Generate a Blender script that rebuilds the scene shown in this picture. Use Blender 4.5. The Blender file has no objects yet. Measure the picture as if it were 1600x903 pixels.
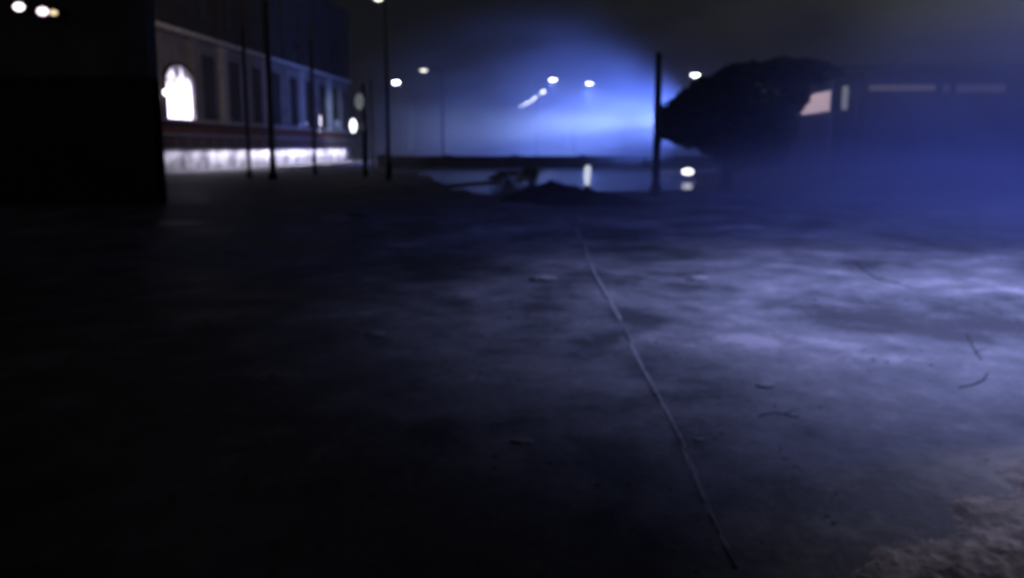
import bpy, bmesh, math, random
from mathutils import Vector, Matrix, noise
random.seed(7)
R = math.radians
SC = bpy.context.scene
COL = SC.collection

# ---------------------------------------------------------------- camera
F = 1386.0
YAW, PITCH = R(3.262), R(9.09)
cd = bpy.data.cameras.new('camera')
cam = bpy.data.objects.new('camera', cd); COL.objects.link(cam)
cam.location = (0, 0, 1.6)
cam.rotation_euler = (R(90) - PITCH, 0, YAW)
cd.sensor_width = 36; cd.lens = 36 * F / 1600
cd.clip_start = 0.05; cd.clip_end = 3000
cd.dof.use_dof = True; cd.dof.focus_distance = 1.05; cd.dof.aperture_fstop = 4.6
SC.camera = cam
CM = cam.rotation_euler.to_matrix()
CL = Vector(cam.location)
def ray(px, py):
    return CM @ Vector(((px - 800) / F, (451.5 - py) / F, -1))
def P(px, py, Y):
    d = ray(px, py); return CL + d * (Y / d.y)
def G(px, py, z=0.0):
    d = ray(px, py); return CL + d * ((z - CL.z) / d.z)

# ---------------------------------------------------------------- materials
def mat(name, col, rough=.6, metal=0, var=0.0, scale=3.0, bump=0.0, col2=None, spec=0.5, detail=5):
    m = bpy.data.materials.new(name); m.use_nodes = True
    nt = m.node_tree; b = nt.nodes['Principled BSDF']
    b.inputs['Roughness'].default_value = rough
    b.inputs['Metallic'].default_value = metal
    b.inputs['Specular IOR Level'].default_value = spec
    tc = nt.nodes.new('ShaderNodeTexCoord')
    n = nt.nodes.new('ShaderNodeTexNoise'); n.inputs['Scale'].default_value = scale
    n.inputs['Detail'].default_value = detail; n.inputs['Roughness'].default_value = .62
    nt.links.new(tc.outputs['Object'], n.inputs['Vector'])
    r = nt.nodes.new('ShaderNodeValToRGB')
    c2 = col2 or tuple(min(1, c * (1 + var)) for c in col)
    c1 = tuple(c * (1 - var) for c in col) if col2 is None else col
    r.color_ramp.elements[0].position = .34; r.color_ramp.elements[0].color = (*c1, 1)
    r.color_ramp.elements[1].position = .66; r.color_ramp.elements[1].color = (*c2, 1)
    nt.links.new(n.outputs['Fac'], r.inputs['Fac'])
    nt.links.new(r.outputs['Color'], b.inputs['Base Color'])
    if bump:
        bp = nt.nodes.new('ShaderNodeBump'); bp.inputs['Strength'].default_value = bump
        bp.inputs['Distance'].default_value = .03
        nt.links.new(n.outputs['Fac'], bp.inputs['Height'])
        nt.links.new(bp.outputs['Normal'], b.inputs['Normal'])
    return m
def glow(name, col, s):
    m = bpy.data.materials.new(name); m.use_nodes = True
    nt = m.node_tree; b = nt.nodes['Principled BSDF']
    b.inputs['Base Color'].default_value = (.8, .8, .8, 1)
    b.inputs['Emission Color'].default_value = (*col, 1)
    b.inputs['Emission Strength'].default_value = s
    return m

M_paint = mat('dark_painted_steel', (.03, .03, .035), .45, .4, .3, 12)
M_grey = mat('weathered_grey_paint', (.35, .36, .38), .5, .2, .25, 8)
M_stone = mat('grey_stone', (.22, .20, .20), .85, 0, .3, .9, .4)
M_stone_l = mat('pale_stone', (.45, .44, .43), .8, 0, .25, 2.5, .3)
M_darkstone = mat('dark_stone', (.030, .026, .022), .9, 0, .35, .7, .4)  # darker stone for attic, roof and window frames
M_brick = mat('red_brick', (.20, .075, .055), .85, 0, .35, 3, .4)
M_white = mat('whitewashed_plinth', (.55, .54, .55), .7, 0, .75, .55, .3)
M_cornice = mat('limewashed_cornice', (.75, .74, .72), .7, 0, .15, 2)
M_glass = mat('dark_glass', (.02, .022, .03), .6, 0, .2, 1)
M_conc = mat('dark_concrete', (.09, .09, .095), .9, 0, .3, .8, .5)
M_panel = mat('black_cladding', (.035, .035, .036), .8, 0, .3, .5, .2)
M_fascia = mat('grey_fascia', (.12, .12, .12), .8, 0, .25, .5, .2)
M_bark = mat('bark', (.05, .04, .03), .9, 0, .4, 9, .6)
M_leaf = mat('foliage', (.035, .055, .025), .7, 0, .5, 2)
M_dirt = mat('dirt', (.05, .045, .04), .95, 0, .45, 4, .8)
M_rock = mat('pale_rock', (.27, .26, .26), .85, 0, .3, 9, .6)
M_hose = mat('pale_hose', (.29, .28, .28), .6, 0, .3, 14)
M_twig = mat('dark_bark', (.05, .045, .045), .9, 0, .3, 14)
M_rubber = mat('black_rubber', (.015, .015, .015), .7, 0, .2, 10)

# ground: cold, patchy, trampled surface with paler scuffs and darker damp stains
def ground_mat():
    m = bpy.data.materials.new('trampled_ground'); m.use_nodes = True
    nt = m.node_tree; N = nt.nodes; L = nt.links; b = N['Principled BSDF']
    geo = N.new('ShaderNodeNewGeometry')
    mp = N.new('ShaderNodeMapping'); mp.inputs['Scale'].default_value = (1.0, .85, 1)
    mp.inputs['Rotation'].default_value = (0, 0, R(-8))
    L.new(geo.outputs['Position'], mp.inputs['Vector'])
    def nz(s, d, rg=.6, dist=0):
        n = N.new('ShaderNodeTexNoise'); n.inputs['Scale'].default_value = s
        n.inputs['Detail'].default_value = d; n.inputs['Roughness'].default_value = rg
        n.inputs['Distortion'].default_value = dist
        L.new(mp.outputs['Vector'], n.inputs['Vector']); return n
    a = nz(.55, 7, .58, .5); c = nz(2.1, 6, .62); g = nz(14, 6, .75)
    mx = N.new('ShaderNodeMath'); mx.operation = 'MULTIPLY_ADD'
    mx.inputs[1].default_value = .62; L.new(c.outputs['Fac'], mx.inputs[0]); L.new(a.outputs['Fac'], mx.inputs[2])
    mg = N.new('ShaderNodeMath'); mg.operation = 'MULTIPLY_ADD'
    mg.inputs[1].default_value = .34; L.new(g.outputs['Fac'], mg.inputs[0]); L.new(mx.outputs[0], mg.inputs[2])
    r = N.new('ShaderNodeValToRGB'); e = r.color_ramp.elements
    e[0].position = .51; e[0].color = (.05, .05, .052, 1)
    e[1].position = .70; e[1].color = (.36, .33, .33, 1)
    for p, col in ((.55, (.10, .10, .10, 1)), (.60, (.15, .148, .15, 1)), (.66, (.21, .20, .20, 1))):
        k = e.new(p); k.color = col
    ms = N.new('ShaderNodeMath'); ms.operation = 'MULTIPLY'; ms.inputs[1].default_value = .6; L.new(mg.outputs[0], ms.inputs[0]); L.new(ms.outputs[0], r.inputs['Fac']); L.new(r.outputs['Color'], b.inputs['Base Color'])
    rr = N.new('ShaderNodeMapRange'); rr.inputs['From Min'].default_value = .35; rr.inputs['From Max'].default_value = .65
    rr.inputs['To Min'].default_value = .55; rr.inputs['To Max'].default_value = .85
    L.new(a.outputs['Fac'], rr.inputs['Value']); L.new(rr.outputs[0], b.inputs['Roughness'])
    bp = N.new('ShaderNodeBump'); bp.inputs['Strength'].default_value = .55; bp.inputs['Distance'].default_value = .05
    L.new(mg.outputs[0], bp.inputs['Height']); L.new(bp.outputs['Normal'], b.inputs['Normal'])
    return m
M_ground = ground_mat()

# ---------------------------------------------------------------- mesh helpers
def bx(bm, c, s, rot=None):
    m = Matrix.Translation(Vector(c))
    if rot is not None: m = m @ rot.to_4x4()
    bmesh.ops.create_cube(bm, size=1, matrix=m @ Matrix.Diagonal((*s, 1)))
def cyl(bm, a, b, r1, r2=None, n=12):
    a = Vector(a); b = Vector(b); d = b - a
    q = d.to_track_quat('Z', 'Y').to_matrix().to_4x4()
    bmesh.ops.create_cone(bm, cap_ends=True, segments=n, radius1=r1, radius2=r1 if r2 is None else r2,
                          depth=d.length, matrix=Matrix.Translation((a + b) / 2) @ q)
def ball(bm, c, s, sub=3):
    bmesh.ops.create_icosphere(bm, subdivisions=sub, radius=1, matrix=Matrix.Translation(Vector(c)) @ Matrix.Diagonal((*s, 1)))
def tube(bm, pts, rad, n=10):
    rings = []
    for i, p in enumerate(pts):
        p = Vector(p)
        t = (Vector(pts[min(i + 1, len(pts) - 1)]) - Vector(pts[max(i - 1, 0)])).normalized()
        q = t.to_track_quat('Z', 'Y').to_matrix()
        rr = rad[i] if isinstance(rad, (list, tuple)) else rad
        rings.append([bm.verts.new(p + q @ Vector((math.cos(k / n * math.tau) * rr, math.sin(k / n * math.tau) * rr, 0))) for k in range(n)])
    for a, b in zip(rings, rings[1:]):
        for k in range(n):
            bm.faces.new((a[k], a[(k + 1) % n], b[(k + 1) % n], b[k]))
    bm.faces.new(rings[0][::-1]); bm.faces.new(rings[-1])
def obj(name, bm, m, parent=None, loc=None, smooth=False, bevel=0):
    me = bpy.data.meshes.new(name)
    bmesh.ops.recalc_face_normals(bm, faces=bm.faces)
    bm.to_mesh(me); bm.free(); me.materials.append(m)
    if smooth:
        for p in me.polygons: p.use_smooth = True
    o = bpy.data.objects.new(name, me); COL.objects.link(o)
    if loc is not None: o.location = loc
    if parent: o.parent = parent
    if bevel:
        md = o.modifiers.new('bevel', 'BEVEL'); md.width = bevel; md.segments = 2
    return o
def tag(o, label, cat, group=None, kind=None):
    o['label'] = label; o['category'] = cat
    if group: o['group'] = group
    if kind: o['kind'] = kind
    return o
def thing(name, label, cat, loc=(0, 0, 0), rz=0, group=None):
    o = bpy.data.objects.new(name, None); COL.objects.link(o)
    o.location = loc; o.rotation_euler = (0, 0, rz); o.empty_display_size = .2
    return tag(o, label, cat, group)
def new(): return bmesh.new()
def boxes(name, lst, m, parent, bevel=0):
    bm = new()
    for c, s in lst: bx(bm, c, s)
    return obj(name, bm, m, parent, bevel=bevel)
def copy_tree(root, loc, label):
    r = root.copy(); COL.objects.link(r); r.location = loc; r['label'] = label
    for ch in list(root.children):
        c = ch.copy(); COL.objects.link(c); c.parent = r
        for g in list(ch.children):
            d = g.copy(); COL.objects.link(d); d.parent = c
    return r

# ---------------------------------------------------------------- ground
def ground():
    bm = new()
    xs = sorted({-600, -200, -80, -40} | {x * 1.0 for x in range(-24, 25)} | {40, 80, 200, 600})
    ys = sorted({-100, -30, -8} | {y * 1.0 for y in range(-2, 46)} | {60, 90, 150, 300, 900})
    g = [[bm.verts.new((x, y, 0)) for x in xs] for y in ys]
    for j in range(len(ys) - 1):
        for i in range(len(xs) - 1):
            bm.faces.new((g[j][i], g[j][i + 1], g[j + 1][i + 1], g[j + 1][i]))
    o = obj('ground', bm, M_ground); o['kind'] = 'structure'
ground()

def flat_patch(name, pts, z, m, rough=.0):
    bm = new(); vs = []
    n = len(pts)
    for i in range(n):
        a = Vector(pts[i]); b = Vector(pts[(i + 1) % n])
        for k in range(6):
            p = a.lerp(b, k / 6)
            w = noise.noise(Vector((p.x * .9, p.y * .9, 3))) * rough
            vs.append(bm.verts.new((p.x + w, p.y + w, z)))
    f = bm.faces.new(vs)
    bmesh.ops.triangulate(bm, faces=[f])
    o = obj(name, bm, m); o['kind'] = 'structure'; return o

# shallow standing water in the middle distance
m = bpy.data.materials.new('standing_water'); m.use_nodes = True
b = m.node_tree.nodes['Principled BSDF']; nt = m.node_tree
b.inputs['Base Color'].default_value = (.012, .014, .018, 1); b.inputs['Roughness'].default_value = .2
n = nt.nodes.new('ShaderNodeTexNoise'); n.inputs['Scale'].default_value = 1.6; n.inputs['Detail'].default_value = 3
g = nt.nodes.new('ShaderNodeNewGeometry'); nt.links.new(g.outputs['Position'], n.inputs['Vector'])
bp = nt.nodes.new('ShaderNodeBump'); bp.inputs['Strength'].default_value = .12; bp.inputs['Distance'].default_value = .03
nt.links.new(n.outputs['Fac'], bp.inputs['Height']); nt.links.new(bp.outputs['Normal'], b.inputs['Normal'])
M_water = m
def gp(*l): return [G(x, y) for x, y in l]
flat_patch('water', gp((770, 278), (850, 268), (1010, 270), (1062, 269), (1086, 281), (1080, 297), (1010, 298), (930, 300), (820, 300)), .006, M_water, .8)

flat_patch('water', gp((648, 272), (720, 264), (775, 268), (770, 282), (700, 288)), .006, M_water, .8)
flat_patch('water', gp((700, 296), (760, 290), (800, 296), (770, 303)), .006, M_water, .5)
# gravelly bank, lower right corner
def gravel():
    bm = new()
    nx, ny = 240, 240
    x0, x1, y0, y1 = .9, 5.2, 2.2, 6.6
    def h(x, y):
        # distance inside the diagonal boundary
        a = G(1330, 903).xy; b2 = G(1610, 690).xy
        t = (b2 - a).normalized(); nrm = Vector((t.y, -t.x))
        d = (Vector((x, y)) - a).dot(nrm) + .42 + noise.noise(Vector((x * 2.2, y * 2.2, 0))) * .16
        base = max(0, min(1, d / .9)); base = base * base * (3 - 2 * base)
        k = noise.noise(Vector((x * 5, y * 5, 1))) * .045 + noise.noise(Vector((x * 13, y * 13, 2))) * .028 + noise.noise(Vector((x * 31, y * 31, 2))) * .03 + noise.noise(Vector((x * 60, y * 60, 2))) * .02
        edge = min(1, min(x1 - x, y1 - y, y - y0 + .01) / .4)
        return -.03 + base * edge * (.055 + k * .45)
    g = [[bm.verts.new((x0 + (x1 - x0) * i / nx, y0 + (y1 - y0) * j / ny,
          h(x0 + (x1 - x0) * i / nx, y0 + (y1 - y0) * j / ny))) for i in range(nx + 1)] for j in range(ny + 1)]
    for j in range(ny):
        for i in range(nx):
            bm.faces.new((g[j][i], g[j][i + 1], g[j + 1][i + 1], g[j + 1][i]))
    o = obj('gravel', bm, mat('gravel', (.07, .06, .06), .95, 0, 0, 7, 1.0, col2=(.42, .38, .38), detail=9), smooth=True)
    tag(o, 'rough rocky gravel bank in the lower right corner', 'gravel', kind='stuff')
gravel()

# ---------------------------------------------------------------- pale hose on the ground
hp = [(902, 358), (915, 392), (932, 432), (944, 460), (966, 492), (985, 530), (1003, 572), (1019, 607), (1047, 652), (1066, 692), (1084, 738), (1098, 775), (1117, 812), (1134, 850), (1146, 878)]
pts = [G(x, y, .0) for x, y in hp]
bm = new()
fine = []
for i in range(len(pts) - 1):
    for k in range(6):
        t = k / 6; p0 = pts[max(i - 1, 0)]; p1 = pts[i]; p2 = pts[i + 1]; p3 = pts[min(i + 2, len(pts) - 1)]
        q = .5 * ((2 * p1) + (p2 - p0) * t + (2 * p0 - 5 * p1 + 4 * p2 - p3) * t * t + (3 * p1 - 3 * p2 + p0 - p3) * t ** 3)
        q.x += noise.noise(q * 1.7) * .016; q.z = .001 + noise.noise(Vector((q.y * 1.9, 3, 1))) * .009
        fine.append(q)
fine.append(pts[-1])
hose = thing('ground_hose', 'long thin pale hose lying across the open ground', 'hose', (0, 0, 0))
tube(bm, fine, [.0085 + .0011 * max(0, p.y - 3.5) for p in fine]); obj('hose_line', bm, M_hose, hose, smooth=True)
e0 = fine[-1]; e1 = (fine[-1] - fine[-4]).normalized()
bm = new(); cyl(bm, e0 - e1 * .02, e0 + e1 * .05, .010, .008, 14); obj('coupling', bm, M_paint, hose, smooth=False)

# dark broken branches on the ground
def branch(lst, label, r0):
    bm = new(); r0 *= .6; pp = [G(x, y, r0 * .6) for x, y in lst]
    tube(bm, pp, [r0 * (1 - .6 * i / len(pp)) for i in range(len(pp))], 7)
    k = pp[len(pp) // 2]
    tube(bm, [k, k + Vector((.06, .05, .01)), k + Vector((.12, .06, .02))], [r0 * .5, r0 * .4, r0 * .15], 6)
    tag(obj('fallen_branch', bm, M_twig, smooth=True), label, 'branch', 'broken branches on the ground')
branch([(1511, 522), (1518, 536), (1524, 550), (1533, 560)], 'short dark broken stick lying steeply on the blue lit ground at right', .012)
branch([(1543, 583), (1536, 594), (1522, 600), (1498, 606)], 'hooked dark twig just below the steep stick at right', .012)
branch([(1338, 410), (1352, 424), (1372, 436), (1396, 441), (1425, 450)], 'longest dark branch, farther out on the blue lit ground', .016)
branch([(1185, 650), (1205, 645), (1225, 647), (1248, 652)], 'thin dark twig lying flat where the blue light ends', .008)

# small pale stones
def stone(px, py, s, label):
    bm = new(); bmesh.ops.create_icosphere(bm, subdivisions=3, radius=1)
    sd = Vector((px, py, 0)) * .37
    for v in bm.verts:
        v.co *= 1 + .28 * noise.noise(v.co * 1.6 + sd); v.co = Vector((v.co.x * s, v.co.y * s * .7, v.co.z * s * .22))
    p = G(px, py)
    o = obj('stone', bm, M_rock, loc=(p.x, p.y, s * .1), smooth=True)
    tag(o, label, 'stone', 'small pale stones on the ground')
for a in ((848, 437, .16, 'pale flat stone left of the hose in the blue light'),
          (585, 523, .09, 'lone pale stone on the dark ground at left'),
          (815, 690, .06, 'pale pebble on the black ground left of the hose end'),
          (1092, 687, .035, 'small pebble just right of the hose in the dark'),
          (1195, 603, .06, 'pale stone right of the hose where the light fades'),
          (563, 336, .30, 'large pale stone below the post with two globes'),
          (1090, 437, .14, 'pale stone right of the hose in the brightest mist')):
    stone(*a)

# scattered grit and pebbles, nearest part of the ground
bm = new(); rnd = random.Random(3)
ico = bmesh.new(); bmesh.ops.create_icosphere(ico, subdivisions=1, radius=1)
iv = [v.co.copy() for v in ico.verts]; fi = [[v.index for v in f.verts] for f in ico.faces]; ico.free()
for _ in range(2400):
    y = 2.6 + rnd.random() ** 1.3 * 13; x = rnd.uniform(-.62, .62) * y + .2
    if noise.noise(Vector((x * .8, y * .8, 5))) < -.05 and rnd.random() < .8: continue
    s = .003 + .005 * rnd.random() ** 3 * (1 + y * .2)
    a = rnd.uniform(0, 6.28); ca, sa = math.cos(a), math.sin(a)
    vs = []
    for c in iv:
        u = c.x * s * 1.5 * rnd.uniform(.8, 1.1); w_ = c.y * s * rnd.uniform(.8, 1.1)
        vs.append(bm.verts.new((x + u * ca - w_ * sa, y + u * sa + w_ * ca, s * .25 + c.z * s * .5)))
    for f in fi: bm.faces.new([vs[i] for i in f])
tag(obj('debris', bm, mat('grit', (.05, .05, .05), .9, 0, 0, 1.3, 0, col2=(.36, .34, .34))), 'small grit and pebbles scattered over the open ground', 'grit', kind='stuff')

# ---------------------------------------------------------------- hall (left background)
HX = -26.0
def hall():
    t = thing('hall', 'long stone hall with one glowing arched window and a pale cornice', 'building', (HX, 56, 0))
    y0, y1 = -6.0, 52.0; yc, ly = (y0 + y1) / 2, (y1 - y0)
    boxes('upper_wall', [((-4, yc, 6.3), (8, ly, 5.8))], M_stone, t)
    boxes('plinth', [((-3.95, yc, .75), (8.1, ly + .02, 1.5))], M_white, t)
    boxes('brick_band', [((-3.975, yc, 2.45), (8.05, ly - .02, 1.9))], M_brick, t)
    boxes('string_course', [((-3.8, yc, 3.36), (8.7, ly + .1, .16))], M_stone_l, t)
    boxes('string_course', [((-3.8, yc, 2.42), (8.6, ly + .1, .10))], M_stone_l, t)
    boxes('canopy_ledge', [((.25, yc, 1.6), (1.0, ly, .14))], M_stone, t)
    # cornice in lengths with gaps between
    y = y0
    k = 0
    cl = []
    while y < y1 - 1:
        L = random.uniform(2.0, 3.6); cl.append(((.18, y + L / 2, 9.28), (.55, L, .2))); y += L + random.uniform(.25, .7)
    boxes('cornice', cl, M_cornice, t, bevel=.03)
    boxes('cornice_bed', [((-3.9, yc, 9.08), (8.4, ly, .18))], M_stone, t)
    boxes('attic_wall', [((-4.1, yc, 13.2), (7.8, ly - .3, 7.8))], M_darkstone, t)
    boxes('roof', [((-4, yc, 17.25), (8.8, ly + .8, .3))], M_darkstone, t)
    # pilasters and tall dark windows
    wy = [9.2, 14.4, 19.6, 24.8, 30.0, 35.2, 40.4, 45.6, 50.0]
    for i, w in enumerate([6.4] + [q + 2.6 for q in wy[:-1]]):
        boxes('pilaster', [((.12, w, 6.1), (.3, .95, 5.3)), ((.15, w, 3.62), (.42, 1.2, .34)), ((.15, w, 8.82), (.42, 1.2, .26))], M_stone_l if i % 2 else M_stone, t, bevel=.02)
    for w in wy:
        f = boxes('window', [((.03, w - .85, 5.9), (.16, .14, 4.3)), ((.03, w + .85, 5.9), (.16, .14, 4.3)), ((.03, w, 8.05), (.16, 1.84, .14)), ((.05, w, 3.72), (.24, 1.95, .14)), ((.02, w, 6.6), (.1, 1.6, .08)), ((.02, w, 5.9), (.1, .07, 4.2))], M_darkstone, t)
        boxes('pane', [((.006, w, 5.9), (.03, 1.6, 4.2))], M_glass, f)
    for w in wy:
        f = boxes('attic_window', [((-.18, w - .75, 13), (.14, .12, 4.6)), ((-.18, w + .75, 13), (.14, .12, 4.6)), ((-.18, w, 15.35), (.14, 1.6, .12)), ((-.16, w, 10.6), (.2, 1.7, .12))], M_darkstone, t)
        boxes('pane', [((-.19, w, 12.9), (.03, 1.4, 4.4))], M_glass, f)
        boxes('attic_fin', [((-.05, w + 2.6, 13.1), (.3, .5, 7.4))], M_darkstone, t)
    # glowing arched window
    wy0, wy1, zb, zs = 1.75, 6.3, 3.4, 5.9   # y range, sill, springing
    cy, rad = (wy0 + wy1) / 2, (wy1 - wy0) / 2
    def arch(r, zsp, x, bot):
        return [Vector((x, cy - r, bot))] + [Vector((x, cy - r * math.cos(k / 20 * math.pi), zsp + r * .5 * math.sin(k / 20 * math.pi))) for k in range(21)] + [Vector((x, cy + r, bot))]
    bm = new(); A = arch(rad + .28, zs, .16, zb - .1); B = arch(rad - .05, zs, .16, zb - .1)
    A2 = [v - Vector((.16, 0, 0)) for v in A]; B2 = [v - Vector((.16, 0, 0)) for v in B]
    va, vb, va2, vb2 = [[bm.verts.new(v) for v in q] for q in (A, B, A2, B2)]
    for i in range(len(va) - 1):
        bm.faces.new((va[i], va[i + 1], vb[i + 1], vb[i])); bm.faces.new((va[i], va[i + 1], va2[i + 1], va2[i])); bm.faces.new((vb[i], vb[i + 1], vb2[i + 1], vb2[i]))
    fr = obj('arched_window', bm, M_darkstone, t)
    m = bpy.data.materials.new('lit_arched_glass'); m.use_nodes = True
    nt = m.node_tree; b = nt.nodes['Principled BSDF']; b.inputs['Base Color'].default_value = (.6, .6, .6, 1)
    tc = nt.nodes.new('ShaderNodeTexCoord'); sp = nt.nodes.new('ShaderNodeSeparateXYZ'); nt.links.new(tc.outputs['Object'], sp.inputs[0])
    nz = nt.nodes.new('ShaderNodeTexNoise'); nz.inputs['Scale'].default_value = 1.3; nz.inputs['Detail'].default_value = 1; nt.links.new(tc.outputs['Object'], nz.inputs['Vector'])
    ad = nt.nodes.new('ShaderNodeMath'); ad.operation = 'MULTIPLY_ADD'; ad.inputs[1].default_value = -2.6; nt.links.new(nz.outputs['Fac'], ad.inputs[0]); nt.links.new(sp.outputs['Z'], ad.inputs[2])
    mr = nt.nodes.new('ShaderNodeMapRange'); mr.inputs['From Min'].default_value = 3.9; mr.inputs['From Max'].default_value = 5.3
    mr.inputs['To Min'].default_value = 4.5; mr.inputs['To Max'].default_value = .15
    nt.links.new(ad.outputs[0], mr.inputs['Value']); nt.links.new(mr.outputs[0], b.inputs['Emission Strength'])
    b.inputs['Emission Color'].default_value = (.80, .72, 1.0, 1)
    bm = new(); bm.faces.new([bm.verts.new(v) for v in arch(rad - .05, zs, .05, zb)])
    obj('pane', bm, m, fr)
    boxes('glazing_bar', [((.085, cy, 4.6), (.05, .05, 2.3)), ((.085, cy, zs), (.05, 4.0, .05))], M_stone, fr)
    # lower glowing windows towards the far end
    for (px, py, w, hgt, s, c) in ((478, 198, .9, .7, 1.2, (.6, .55, 1)), (499, 194, 1.3, 1.6, 5, (.85, .8, 1)), (470, 196, 1.0, .5, .10, (.5, .5, 1)), (528, 196, 3.0, 1.0, .06, (.5, .45, 1))):
        Y = 26 * F / (880 - px); z = 1.6 + (230 - py) * Y / F
        f = boxes('low_window', [((.03, Y - 56, z - hgt / 2 - .05), (.12, w + .2, .1)), ((.03, Y - 56, z + hgt / 2 + .05), (.12, w + .2, .1)), ((.03, Y - 56 - w / 2 - .05, z), (.12, .1, hgt)), ((.03, Y - 56 + w / 2 + .05, z), (.12, .1, hgt))], M_darkstone, t)
        boxes('pane', [((.06, Y - 56, z), (.03, w, hgt))], glow('lit_low_glass', c, s), f)
    # handrail in front of the band
    rl = [((.72, yc, 1.98), (.05, ly, .05)), ((.72, yc, 2.3), (.05, ly, .05))]
    for k in range(27): rl.append(((.72, y0 + 1 + k * 2.15, 2.0), (.05, .05, .66)))
    boxes('balcony_rail', rl, M_grey, t)
    # unseen strip lights added under the ledge to brighten the plinth
    for i, (Y, e) in enumerate([(59.5, 14), (64, 20), (68.5, 34), (74, 40), (80, 62), (86.5, 62), (94, 64), (102, 60)]):
        cap = boxes('plinth_fill_cap', [((.42, Y - 56, 1.505), (.22, .22, .045))], M_paint, t)
        ld = bpy.data.lights.new('plinth_fill', 'AREA'); ld.energy = e * 4.0; ld.color = (.80, .76, 1.0)
        ld.shape = 'RECTANGLE'; ld.size = .12; ld.size_y = 7.0
        lo = bpy.data.objects.new('plinth_fill', ld); COL.objects.link(lo)
        lo.location = (HX + .46, Y, 1.46)
        lo.rotation_euler = Vector((.25, 0, -1)).to_track_quat('-Z', 'Y').to_euler(); lo.rotation_euler = (0, R(-18), 0)
hall()

# pale kerb in front of the hall
ka, kb = G(440, 267), G(580, 256)
bm = new(); d = kb - ka
for k in range(14):
    c = ka + d * ((k + .5) / 14); bx(bm, (c.x, c.y, .07), (.35, d.length / 14 - .05, .14), Matrix.Rotation(-math.atan2(d.x, d.y), 3, 'Z'))
o = obj('kerb', bm, M_white, bevel=.01); o['kind'] = 'structure'

# wall lamp left of the arched window
bl = P(250, 146, 56.4)
t = thing('wall_lamp', 'small round white wall lamp left of the glowing arched window', 'lamp', (HX + .02, bl.y + .3, bl.z))
t.location = (HX, 26 * F / (880 - 249), 1.6 + 84 * (26 * F / 631) / F)
boxes('bracket', [((.2, 0, .22), (.4, .06, .06)), ((.02, 0, .1), (.05, .2, .4))], M_paint, t)
bm = new(); ball(bm, (.42, 0, 0), (.2, .2, .2)); obj('globe', bm, glow('lamp_white_a', (1, .93, 1), 5), t, smooth=True)

# ---------------------------------------------------------------- near dark wall at left
def near_wall():
    Y = 24.0
    xe = P(243, 250, Y).x
    t = thing('end_wall', 'tall black end wall filling the left side, paler along its top', 'wall', (xe, Y, 0))
    boxes('wall_face', [((-12, .25, 1.72), (24, .5, 3.44))], M_panel, t)
    boxes('fascia', [((-12, .2, 5.3), (24.0, .62, 3.7))], M_fascia, t)
    boxes('coping', [((-12, .2, 7.24), (24.3, .8, .16))], M_fascia, t)
    for x in (-.25, -6, -12, -18, -23.7):
        boxes('pier', [((x, .25, 1.7), (.5, .64, 3.38))], M_panel, t)
    boxes('buttress', [((-4, 1.2, 1.4), (.6, 1.4, 2.8)), ], M_panel, t)
    boxes('buttress', [((-14, 1.2, 1.4), (.6, 1.4, 2.8)), ], M_panel, t)
near_wall()
def wall_flood(px, py, label, sz, col, s):
    p = P(px, py, 23.4)
    t = thing('floodlight', label, 'floodlight', p, 0, 'floodlights high on the black end wall')
    boxes('bracket', [((0, .22, .05), (.05, .44, .05)), ((0, .42, .05), (.16, .03, .3))], M_paint, t)
    bm = new(); bx(bm, (0, .02, .02), (sz * 1.5, .16, sz * 1.1)); obj('housing', bm, M_paint, t, bevel=.015)
    bm = new(); ball(bm, (0, -.07, 0), (sz * .62, .06, sz * .42)); obj('lens', bm, glow('flood_lens', col, s), t, smooth=True)
wall_flood(32, 12, 'bright floodlight on the black end wall, the one standing alone', .24, (1, .90, .93), 3.6)
wall_flood(69, 19, 'bright pinkish floodlight next to the small amber one', .25, (1, .80, .95), 2.6)
wall_flood(86, 21, 'small dim amber floodlight at the end of the row', .17, (1, .75, .45), 1.2)

# ---------------------------------------------------------------- dark masts
def mast(px, py_top, Y, r, name, label, group, head=False, boxz=None):
    x = P(px, 235, Y).x; top = P(px, py_top, Y).z
    t = thing(name, label, 'pole', (x, Y, 0), 0, group)
    bm = new(); cyl(bm, (0, 0, 0), (0, 0, top), r, r * .82, 16); obj('shaft', bm, M_paint, t, smooth=False)
    bm = new(); cyl(bm, (0, 0, .01), (0, 0, .35), r * 1.7, r * 1.4, 16); obj('foot', bm, M_paint, t)
    bm = new(); cyl(bm, (0, 0, top), (0, 0, top + .12), r * 1.1, r * .4, 16); obj('cap', bm, M_paint, t)
    if boxz: boxes('junction_box', [((0, -r - .08, boxz), (.26, .16, .4))], M_paint, t, bevel=.01)
    return t
mast(1026, 88, 30, .135, 'utility_pole', 'thick dark pole standing before the brightest blue smoke', 'dark poles', boxz=1.9)
mast(425, 6, 44, .16, 'utility_pole', 'thickest dark pole in front of the stone hall', 'dark poles')
mast(388, 22, 46, .10, 'utility_pole', 'thin dark pole just left of the thickest pole at the hall', 'dark poles')
mast(491, 40, 50, .11, 'utility_pole', 'dark pole in front of the bright low window of the hall', 'dark poles')
mast(582, 128, 70, .10, 'utility_pole', 'first thin pole right of the two globes', 'dark poles')
mast(601, 136, 78, .10, 'utility_pole', 'second thin pole right of the two globes', 'dark poles')
mast(640, 150, 90, .10, 'utility_pole', 'thin pole at the left edge of the blue smoke', 'dark poles')

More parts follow.
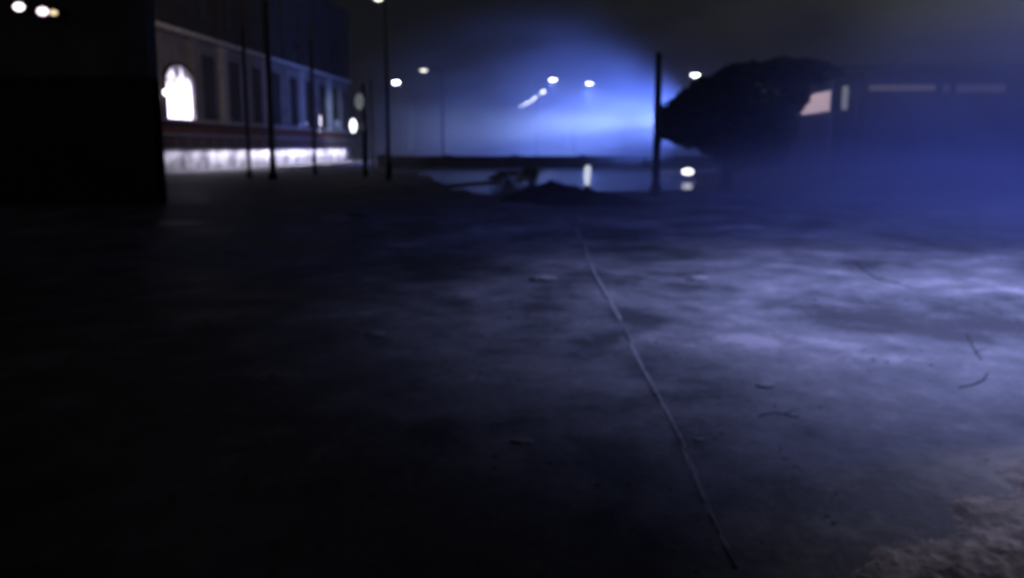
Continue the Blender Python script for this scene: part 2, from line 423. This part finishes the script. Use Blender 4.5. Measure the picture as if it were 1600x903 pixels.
# post carrying two globes, with a slanting brace
Y = 48
px0 = P(570, 235, Y).x
t = thing('globe_post', 'dark post with one glowing and one dull globe with added faint glow at the end of the hall', 'lamp post', (px0, Y, 0))
ht = P(570, 132, Y).z
bm = new(); tube(bm, [(0, 0, 0), (.02, 0, ht * .5), (0, 0, ht)], [.17, .15, .09], 14); obj('post_shaft', bm, M_paint, t)
g1 = P(552, 197, Y); g2 = P(562, 159, Y)
for g, m, s, nm in ((g1, glow('globe_glow', (.92, .93, 1), 3.2), (.17, .17, .36), 'lit_globe'), (g2, glow('unlit_globe_glow', (.75, .82, .9), .14), (.25, .25, .42), 'dull_globe')):  # second globe is unlit but given a faint glow so it shows
    bm = new(); ball(bm, (g.x - px0, -.02, g.z), s); o = obj(nm, bm, m, t, smooth=True)
    bm = new(); cyl(bm, (0, 0, g.z - s[2]), (g.x - px0, 0, g.z - s[2] + .03), .03); obj('arm', bm, M_paint, t)
c = G(588, 312)
bm = new(); cyl(bm, (.0, 0, P(566, 258, Y).z), (c.x * Y / c.y * 1.0 - px0, -1.0, .05), .05, .05); obj('brace', bm, M_grey, t)

# ---------------------------------------------------------------- street lamps
def street_lamp():
    t = thing('street_lamp', '', 'street lamp', (0, 0, 0), 0, 'street lamps along the far road')
    bm = new(); cyl(bm, (0, 0, 0), (0, 0, 7.9), .11, .06, 12); cyl(bm, (0, 0, 0), (0, 0, .9), .17, .16, 12); obj('pole', bm, M_paint, t)
    bm = new(); tube(bm, [(0, 0, 7.8), (.15, 0, 8.1), (.6, 0, 8.3), (1.1, 0, 8.32)], [.05, .045, .04, .04], 8); obj('arm', bm, M_paint, t)
    bm = new(); ball(bm, (1.55, 0, 8.32), (.5, .24, .12)); h = obj('lamp_head', bm, M_paint, t, smooth=True)
    bm = new(); ball(bm, (1.6, 0, 8.2), (.33, .2, .14)); obj('lens', bm, glow('street_lens', (.85, .88, 1), 45), h, smooth=True)
    return t
lamps = [
 (921, 135, 'brightest street lamp, right of the curving row, in the blue smoke', 'w', 120),
 (864, 129, 'highest lamp of the curving row in the blue smoke', 'w', 60),
 (848, 147, 'second lamp down the curving row', 'w', 30),
 (836, 155, 'third lamp down the curving row, start of the bright streak', 'w', 0),
 (829, 160, 'fourth lamp down the curving row, inside the bright streak', 'w', 0),
 (823, 164, 'fifth lamp down the curving row, inside the bright streak', 'w', 0),
 (817, 168, 'sixth lamp down the curving row, end of the bright streak', 'w', 0),
 (793, 185, 'faint lamp at the lower left end of the curving row', 'd', 0),
 (827, 192, 'faint lamp just under the bright streak of lamps', 'd', 0),
 (1086, 123, 'lone small street lamp above the dark round tree', 'w', 30),
 (619, 132, 'small white street lamp beside the thin poles', 'w', 260),
 (662, 114, 'cream coloured street lamp left of the blue smoke', 'y', 20),
 (591, 7, 'big cream coloured street lamp at the top edge', 'y', 12),
]
proto = None
LM = {'y': glow('street_lens_cream', (1, .93, .74), 2.4), 'd': glow('street_lens_dim', (.55, .75, 1), 1.6), 'w': None}
for i, (px, py, lab, kind, e) in enumerate(lamps):
    Yd = 6.6 * F / (230 - py)
    x = P(px, py, Yd).x
    if proto is None: proto = street_lamp(); o = proto; o['label'] = lab
    else: o = copy_tree(proto, (0, 0, 0), lab)
    side = 1 if px > 800 else -1
    o.rotation_euler.z = 0 if side > 0 else math.pi
    o.location = (x - 1.6 * side, Yd, 0)
    if px == 591: o.rotation_euler.z = -math.pi / 2; o.location = (x, Yd + 1.6, 0)
    if kind != 'w':
        for ch in o.children:
            for gch in ch.children:
                if gch.name.startswith('lens'):
                    gch.data = gch.data.copy(); gch.data.materials[0] = LM[kind]
    if e:
        ld = bpy.data.lights.new('street_lamp_light', 'SPOT'); ld.energy = e; ld.spot_size = R(150); ld.spot_blend = 1
        ld.color = (1, .9, .75) if kind == 'y' else (.55, .65, 1); ld.shadow_soft_size = .2
        lo = bpy.data.objects.new('street_lamp_light', ld); COL.objects.link(lo); lo.location = (x, Yd, 8.0)

# ---------------------------------------------------------------- low dark things in the middle distance
t = thing('low_wall', 'long low dark concrete wall under the blue smoke', 'wall', (0, 68, 0))
xl, xr = P(590, 250, 68).x, P(1130, 250, 68).x
boxes('wall_body', [(((xl + xr) / 2, 0, .40), (xr - xl, .4, .8))], M_conc, t)
boxes('coping', [(((xl + xr) / 2, 0, .86), (xr - xl + .1, .52, .11))], M_conc, t)
for k in range(6):
    boxes('pier', [((xl + .4 + k * (xr - xl - .8) / 5, -.04, .5), (.6, .62, 1.0))], M_conc, t)

def mound(name, label, cat, cx, cy, rx, ry, h, m, kind=None, seed=0):
    bm = new(); n = 40
    g = []
    for j in range(n + 1):
        row = []
        for i in range(n + 1):
            u, v = i / n * 2 - 1, j / n * 2 - 1
            d = math.sqrt(u * u + v * v)
            f = max(0, 1 - d) ** .8
            nn = noise.noise(Vector((u * 3 + seed, v * 3, 1))) * .35 + noise.noise(Vector((u * 9 + seed, v * 9, 4))) * .16
            row.append(bm.verts.new((u * rx, v * ry, h * f * (1 + nn) - .03)))
        g.append(row)
    for j in range(n):
        for i in range(n): bm.faces.new((g[j][i], g[j][i + 1], g[j + 1][i + 1], g[j + 1][i]))
    return tag(obj(name, bm, m, loc=(cx, cy, 0), smooth=True), label, cat)
c = G(862, 312); mound('dirt_mound', 'taller black dirt mound left of the glowing bollard', 'mound', c.x, c.y, 1.7, 1.6, .62, M_dirt, seed=2)
c = G(925, 318); mound('dirt_mound', 'low black dirt mound sloping down to the right of the bollard', 'mound', c.x, c.y, 1.8, 1.3, .42, M_dirt, seed=9)

# glowing bollard
c = G(917, 296)
t = thing('light_bollard', 'short glowing white bollard behind the dark dirt mound', 'bollard', (c.x, c.y, 0))
bm = new(); cyl(bm, (0, 0, 0), (0, 0, .16), .14, .13, 16); obj('base', bm, M_paint, t)
bm = new(); tube(bm, [(0, 0, .16), (0, 0, .4), (.02, 0, .75), (.03, 0, .9)], [.12, .13, .125, .08], 16); obj('diffuser', bm, glow('bollard_glow', (.75, .82, 1), .9), t, smooth=True)
bm = new(); cyl(bm, (.03, 0, .9), (.03, 0, .95), .11, .07, 16); obj('cap', bm, M_paint, t)

# low work lamp with its reflection on the water
c = G(1074, 284)
t = thing('work_lamp', 'bright low work lamp at the water edge, right of the dark pole', 'lamp', (c.x, c.y, 0))
bm = new(); cyl(bm, (0, 0, 0), (0, 0, .3), .03); bx(bm, (0, 0, .012), (.5, .3, .024)); obj('stand', bm, M_paint, t)
boxes('housing', [((.02, .08, .46), (.62, .14, .34))], M_paint, t, bevel=.02)
bm = new(); ball(bm, (0, -.01, .46), (.27, .06, .15)); obj('lens', bm, glow('work_lens', (.9, .88, 1), 5), t, smooth=True)
bm = new(); bx(bm, (-.95, .05, .43), (1.2, .06, .07)); obj('side_bar', bm, glow('side_glow', (.35, .4, 1), .18), t)

# shrubs
def leaves(bm, center, radii, n, size, lo=.55, gap=None):
    for _ in range(n):
        while True:
            v = Vector((random.uniform(-1, 1), random.uniform(-1, 1), random.uniform(-1, 1)))
            if lo < v.length < 1: break
        v = v.normalized() * (v.length ** .6)
        p = Vector((v.x * radii[0], v.y * radii[1], v.z * radii[2])) + Vector(center)
        w = noise.noise(p * .8) * .6 + noise.noise(p * 2.2) * .35
        if w < -.18 and random.random() < .8: continue
        p += v * w * .5
        q = Vector((random.gauss(0, 1), random.gauss(0, 1), random.gauss(0, 1))).to_track_quat('Z', 'Y').to_matrix()
        s = size * random.uniform(.6, 1.3)
        bm.faces.new([bm.verts.new(p + q @ Vector(k) * s) for k in ((-1, 0, 0), (0, -.45, .1), (1, 0, 0), (0, .45, .1))])
def shrub(px, py, h, w, label, mt):
    c = G(px, py)
    t = thing('shrub', label, 'shrub', (c.x, c.y, 0), 0, 'low shrubs by the standing water')
    bm = new()
    for k in range(7):
        a = random.uniform(0, 6.28); tube(bm, [(0, 0, 0), (.2 * w * math.cos(a), .2 * w * math.sin(a), h * .5), (.45 * w * math.cos(a), .45 * w * math.sin(a), h * .9)], [.03, .02, .008], 6)
    obj('stem', bm, M_bark, t)
    bm = new(); leaves(bm, (0, 0, h * .55), (w / 2, w / 2, h / 2), 900, .07, .2); obj('foliage', bm, mt, t)
M_pale = mat('dry_grass_leaf', (.4, .4, .36), .8, 0, .4, 3)
shrub(795, 290, .6, 1.7, 'pale dry shrub left of the taller dirt mound', M_pale)
shrub(828, 286, .7, .8, 'narrow dry shrub between the pale shrub and the bollard', M_pale)
#shrub(662, 316, .7, .5, 'thin upright shrub on the dark ground right of the globes', M_pale)

# ---------------------------------------------------------------- dark round tree
def tree():
    Y = 33
    c = P(1138, 168, Y)
    t = thing('tree', 'big dark round-crowned tree right of the thick dark pole', 'tree', (c.x, Y, 0))
    bm = new(); tube(bm, [(0, 0, 0), (.06, 0, .8), (-.03, .05, 1.8), (.1, 0, 2.6)], [.30, .22, .2, .15], 12)
    obj('trunk', bm, M_bark, t, smooth=True)
    for k in range(7):
        a = k * .9; bm = new(); tube(bm, [(.05, 0, 2.0), (1.0 * math.cos(a), 1.0 * math.sin(a), 2.7), (1.9 * math.cos(a), 1.8 * math.sin(a), 3.1 + .2 * (k % 3))], [.12, .08, .03], 8)
        obj('limb', bm, M_bark, t, smooth=True)
    bm = new()
    leaves(bm, (-1.25, 0, 2.4), (1.25, 1.5, .85), 4500, .14, .1)
    leaves(bm, (-.1, 0, 2.75), (1.9, 2.2, 1.45), 9000, .15, .1)
    leaves(bm, (.95, .2, 2.0), (1.6, 2.0, 1.3), 7500, .15, .1)
    leaves(bm, (1.9, .3, 4.2), (2.2, 1.8, .45), 5000, .15, .1)
    leaves(bm, (2.35, .1, 3.5), (.45, .5, .5), 900, .15, .1)
    obj('crown', bm, M_leaf, t)
tree()

# ---------------------------------------------------------------- right-hand building with lit upper windows
def pavilion():
    Y = 46.0
    xc = P(1303, 200, Y).x
    t = thing('pavilion', 'low dark building with a pink lit corner window and dim lit eaves', 'building', (xc, Y, 0))
    H = 5.3
    boxes('wall', [((9, 7.5, 1.55), (18, 15, 3.1))], M_conc, t)
    boxes('upper_wall', [((9, 7.6, 4.95), (17.6, 14.6, .7)), ((9, 7.6, 3.5), (17.0, 14, 2.4))], M_conc, t)
    boxes('roof', [((9.0, 7.3, H + .12), (19.2, 16.4, .24))], M_conc, t)
    boxes('corner_column', [((-.02, -.12, 2.6), (.42, .42, 5.2))], M_paint, t)
    boxes('slim_column', [((1.18, -.1, 2.6), (.3, .3, 5.2))], M_paint, t)
    for x in (5.6, 10.2, 14.8): boxes('column', [((x, -.1, 2.6), (.22, .26, 5.2))], M_paint, t)
    # side windows (recede towards the vanishing point)
    f = boxes('side_window', [((.28, 3.9, 3.38), (.14, 7.0, .1)), ((.28, 3.9, 4.52), (.14, 7.0, .1))], M_paint, t)
    boxes('pane', [((.3, 3.9, 3.95), (.05, 6.9, 1.04))], glow('pink_glass', (1, .72, .78), .6), f)
    f = boxes('front_window', [((.66, .42, 3.40), (.5, .1, .08)), ((.66, .42, 4.70), (.5, .1, .08))], M_paint, t)
    boxes('pane', [((.6, .44, 4.05), (.26, .06, 1.22))], glow('pale_glass', (.85, .85, 1), .25), f)
    f = boxes('eaves_light', [((3.6, .3, 4.72), (4.0, .14, .08))], M_paint, t)
    boxes('diffuser', [((3.3, .28, 4.50), (3.2, .1, .30))], glow('dim_eaves', (.9, .74, .85), .07), f)
    f = boxes('eaves_light', [((8.0, .3, 4.72), (3.6, .14, .08))], M_paint, t)
    boxes('diffuser', [((6.8, .28, 4.46), (3.0, .1, .42))], glow('dimmer_eaves', (.6, .55, 1), .035), f)
    boxes('door', [((3.6, -.02, 1.1), (1.1, .08, 2.2))], M_paint, t)
pavilion()

# low concrete blocks in the mist at right
def block(px, py, w, d, h, rz, label):
    c = G(px, py)
    t = thing('concrete_block', label, 'concrete block', (c.x, c.y, 0), rz, 'concrete blocks in the mist')
    bm = new(); bx(bm, (0, 0, h / 2), (w, d, h)); obj('block_body', bm, M_stone_l, t, bevel=.05)
    bm = new(); tube(bm, [(-.1, 0, h), (-.1, 0, h + .07), (.1, 0, h + .07), (.1, 0, h)], .012, 6); obj('lifting_loop', bm, M_paint, t)
block(1366, 272, 1.3, .7, .5, .1, 'pale concrete block in the mist, the one nearest the tree')
block(1422, 272, .7, .7, .62, -.2, 'small square concrete block in the mist, middle of three')
block(1458, 270, 1.2, .6, .5, .05, 'long concrete block in the mist, beyond the small square one')

# ---------------------------------------------------------------- smoke and haze
def volume(name, lo, hi, dens, col, noise_scale, thr, label, seed=0, soft=.35, zsq=1, band=.3):
    c = (Vector(lo) + Vector(hi)) / 2; s = Vector(hi) - Vector(lo)
    bm = new(); bmesh.ops.create_icosphere(bm, subdivisions=3, radius=1)
    for v in bm.verts: v.co = Vector((v.co.x * s.x / 2 * 1.0, v.co.y * s.y / 2, v.co.z * s.z / 2))
    m = bpy.data.materials.new(name); m.use_nodes = True; nt = m.node_tree; nt.nodes.clear()
    out = nt.nodes.new('ShaderNodeOutputMaterial'); pv = nt.nodes.new('ShaderNodeVolumePrincipled')
    pv.inputs['Color'].default_value = (*col, 1); pv.inputs['Anisotropy'].default_value = .1
    nt.links.new(pv.outputs[0], out.inputs['Volume'])
    tc = nt.nodes.new('ShaderNodeTexCoord')
    nz = nt.nodes.new('ShaderNodeTexNoise'); nz.inputs['Scale'].default_value = noise_scale; nz.inputs['Detail'].default_value = 2.5
    nz.inputs['Distortion'].default_value = .4
    mp = nt.nodes.new('ShaderNodeMapping'); mp.inputs['Scale'].default_value = (.5, .6, zsq); mp.inputs['Location'].default_value = (seed, seed * .7, 0)
    nt.links.new(tc.outputs['Object'], mp.inputs['Vector']); nt.links.new(mp.outputs[0], nz.inputs['Vector'])
    # falloff to the rim of the ellipsoid
    dv = nt.nodes.new('ShaderNodeVectorMath'); dv.operation = 'DIVIDE'; dv.inputs[1].default_value = (s.x / 2, s.y / 2, s.z / 2)
    nt.links.new(tc.outputs['Object'], dv.inputs[0])
    ln = nt.nodes.new('ShaderNodeVectorMath'); ln.operation = 'LENGTH'; nt.links.new(dv.outputs[0], ln.inputs[0])
    fr = nt.nodes.new('ShaderNodeMapRange'); fr.interpolation_type = 'SMOOTHSTEP'; fr.inputs['From Min'].default_value = 1.0; fr.inputs['From Max'].default_value = soft
    nt.links.new(ln.outputs['Value'], fr.inputs['Value'])
    mr = nt.nodes.new('ShaderNodeMapRange'); mr.inputs['From Min'].default_value = thr; mr.inputs['From Max'].default_value = thr + band
    mr.inputs['To Min'].default_value = .05
    nt.links.new(nz.outputs['Fac'], mr.inputs['Value'])
    a = nt.nodes.new('ShaderNodeMath'); a.operation = 'MULTIPLY'; nt.links.new(fr.outputs[0], a.inputs[0]); nt.links.new(mr.outputs[0], a.inputs[1])
    b = nt.nodes.new('ShaderNodeMath'); b.operation = 'MULTIPLY'; b.inputs[1].default_value = dens; nt.links.new(a.outputs[0], b.inputs[0])
    nt.links.new(b.outputs[0], pv.inputs['Density'])
    m.cycles.volume_step_rate = 1.0
    o = obj(name, bm, m, loc=c); tag(o, label, 'smoke', kind='stuff')
    return o
volume('smoke', (-24, 50, -9), (27, 126, 15.5), .105, (.9, .92, 1), .19, .36, 'bright blue lit smoke bank hanging over the far road', 3, soft=.02, band=.24)
volume('smoke', (-4, 16, 3.5), (36, 74, 17), .075, (.9, .92, .9), .2, .46, 'dim grey green smoke drifting along the top right', 8, band=.16)
volume('ground_mist', (-6, 6, -2.2), (34, 44, 2.2), .08, (.9, .93, 1), .28, .36, 'low blue mist over the ground at right', 5, zsq=1.6)

volume('smoke', (-1, 10, -7.5), (36, 43.5, 8.0), .085, (.9, .93, 1), .2, .32, 'blue mist bank rising in front of the dark building at right', 15)
# even air
bm = new(); bx(bm, (0, 75, 9.25), (160, 260, 20.5))
m = bpy.data.materials.new('haze'); m.use_nodes = True; nt = m.node_tree; nt.nodes.clear()
out = nt.nodes.new('ShaderNodeOutputMaterial'); pv = nt.nodes.new('ShaderNodeVolumePrincipled')
pv.inputs['Color'].default_value = (.92, .94, 1, 1); pv.inputs['Density'].default_value = .0007
nt.links.new(pv.outputs[0], out.inputs['Volume'])
o = obj('haze', bm, m); tag(o, 'thin night haze filling the air over the whole place', 'haze', kind='stuff')

# ---------------------------------------------------------------- lamps and added fill lights
def spot(loc, target, e, col, size, blend=1, soft=.3):
    ld = bpy.data.lights.new('flood_and_fill_beam', 'SPOT'); ld.energy = e; ld.color = col; ld.spot_size = R(size); ld.spot_blend = blend; ld.shadow_soft_size = soft
    o = bpy.data.objects.new('flood_and_fill_beam', ld); COL.objects.link(o); o.location = loc
    o.rotation_euler = (Vector(target) - Vector(loc)).to_track_quat('-Z', 'Y').to_euler(); return o
BL = (.12, .22, 1.0)
# strong flood behind the thick pole sweeping leftwards through the smoke
fl = P(1120, 190, 62)
spot(fl, (-12, 104, fl.z + .6), 170000, (.25, .38, 1), 26, 1)
def point(loc, e, col, soft=.5):
    ld = bpy.data.lights.new('smoke_fill', 'SPOT'); ld.spot_size = R(172); ld.spot_blend = .6; ld.energy = e; ld.color = col; ld.shadow_soft_size = soft
    o = bpy.data.objects.new('smoke_fill', ld); COL.objects.link(o); o.location = loc
for (bx_, by_, bY, be) in ((921, 135, 69.4, 1000), (864, 129, 90.6, 1100), (848, 147, 110, 1500), (826, 162, 130, 4200), (1095, 170, 75, 1200)):  # blue fill added at far street lamps and behind the tree for smoke glow
    point(P(bx_, by_, bY) - Vector((0, 0, .3)), be, BL, .35)
spot((fl.x, 64, fl.z), (-13, 92, fl.z + 3.0), 76000, BL, 70, 1)
spot((fl.x, 62.5, fl.z), (-15, 89, fl.z + .2), 260000, (.42, .58, 1), 11, 1)
t = thing('flood_mast', 'floodlight mast hidden behind the round tree crown', 'floodlight', (fl.x + .15, 62, 0))
bm = new(); cyl(bm, (.25, .1, 0), (.25, .1, fl.z + .3), .07, .05); obj('mast_pole', bm, M_paint, t)
boxes('housing', [((.2, 0, fl.z), (.3, .5, .4))], M_paint, t)
boxes('lens', [((.03, 0, fl.z), (.03, .42, .32))], glow('big_flood_lens', (.5, .65, 1), 30), t)
# blue flood from above right on the open ground
spot((5.3, 8.9, 6.0), (5.1, 9.2, 0), 3800, (.38, .44, 1.0), 107, .8, .4)
spot((13, 20, 8), (10, 21, 0), 2100, (.10, .155, 1), 112, 1, .4)  # this and the next two: unseen spots added to brighten mist and middle ground
spot((5.5, 16, 9), (5.0, 16.5, 0), 1000, (.2, .27, 1), 112, 1, .4)
spot((17.5, 30, 9.5), (12, 27, 0), 2100, (.10, .155, 1), 90, 1, .4)
# neutral lamp over the gravel bank
spot((5.2, 5.2, 2.3), (2.75, 3.95, 0), 220, (.95, .88, 1), 33, .6, .1)
# unseen spot added far right to grey the upper smoke
spot((62, 34, 3), (8, 34, 10), 62000, (1, 1, .6), 19, 1, .5)
# unseen warm spot added out of view to wash the hall front
spot((-13, 40, 13), (-26, 67, 8), 3000, (1, .76, .58), 62, 1, .4)

# moon: very weak
sd = bpy.data.lights.new('moon', 'SUN'); sd.energy = .01; sd.angle = R(.5); sd.color = (.8, .85, 1)
so = bpy.data.objects.new('moon', sd); COL.objects.link(so); so.rotation_euler = (R(40), 0, R(30))

# ---------------------------------------------------------------- world
w = bpy.data.worlds.new('World'); SC.world = w; w.use_nodes = True
nt = w.node_tree; bg = nt.nodes['Background']
sk = nt.nodes.new('ShaderNodeTexSky'); sk.sky_type = 'NISHITA'; sk.sun_disc = False
sk.sun_elevation = R(2); sk.sun_rotation = R(210)
hs = nt.nodes.new('ShaderNodeHueSaturation'); hs.inputs['Saturation'].default_value = .2
nt.links.new(sk.outputs[0], hs.inputs['Color']); nt.links.new(hs.outputs[0], bg.inputs['Color']); bg.inputs['Strength'].default_value = .0032

vs = SC.view_settings; vs.view_transform = 'Standard'; vs.look = 'None'; vs.exposure = 0; vs.gamma = 1; vs.use_curve_mapping = False
SC.render.engine = 'CYCLES'
cy = SC.cycles
cy.use_denoising = True
try: cy.denoiser = 'OPENIMAGEDENOISE'
except Exception: pass
cy.max_bounces = 4; cy.diffuse_bounces = 2; cy.glossy_bounces = 2; cy.volume_bounces = 1; cy.transparent_max_bounces = 8
cy.volume_max_steps = 64; cy.volume_step_rate = 2
cy.sample_clamp_indirect = 1.0; cy.sample_clamp_direct = 0
cy.filter_width = 2.0
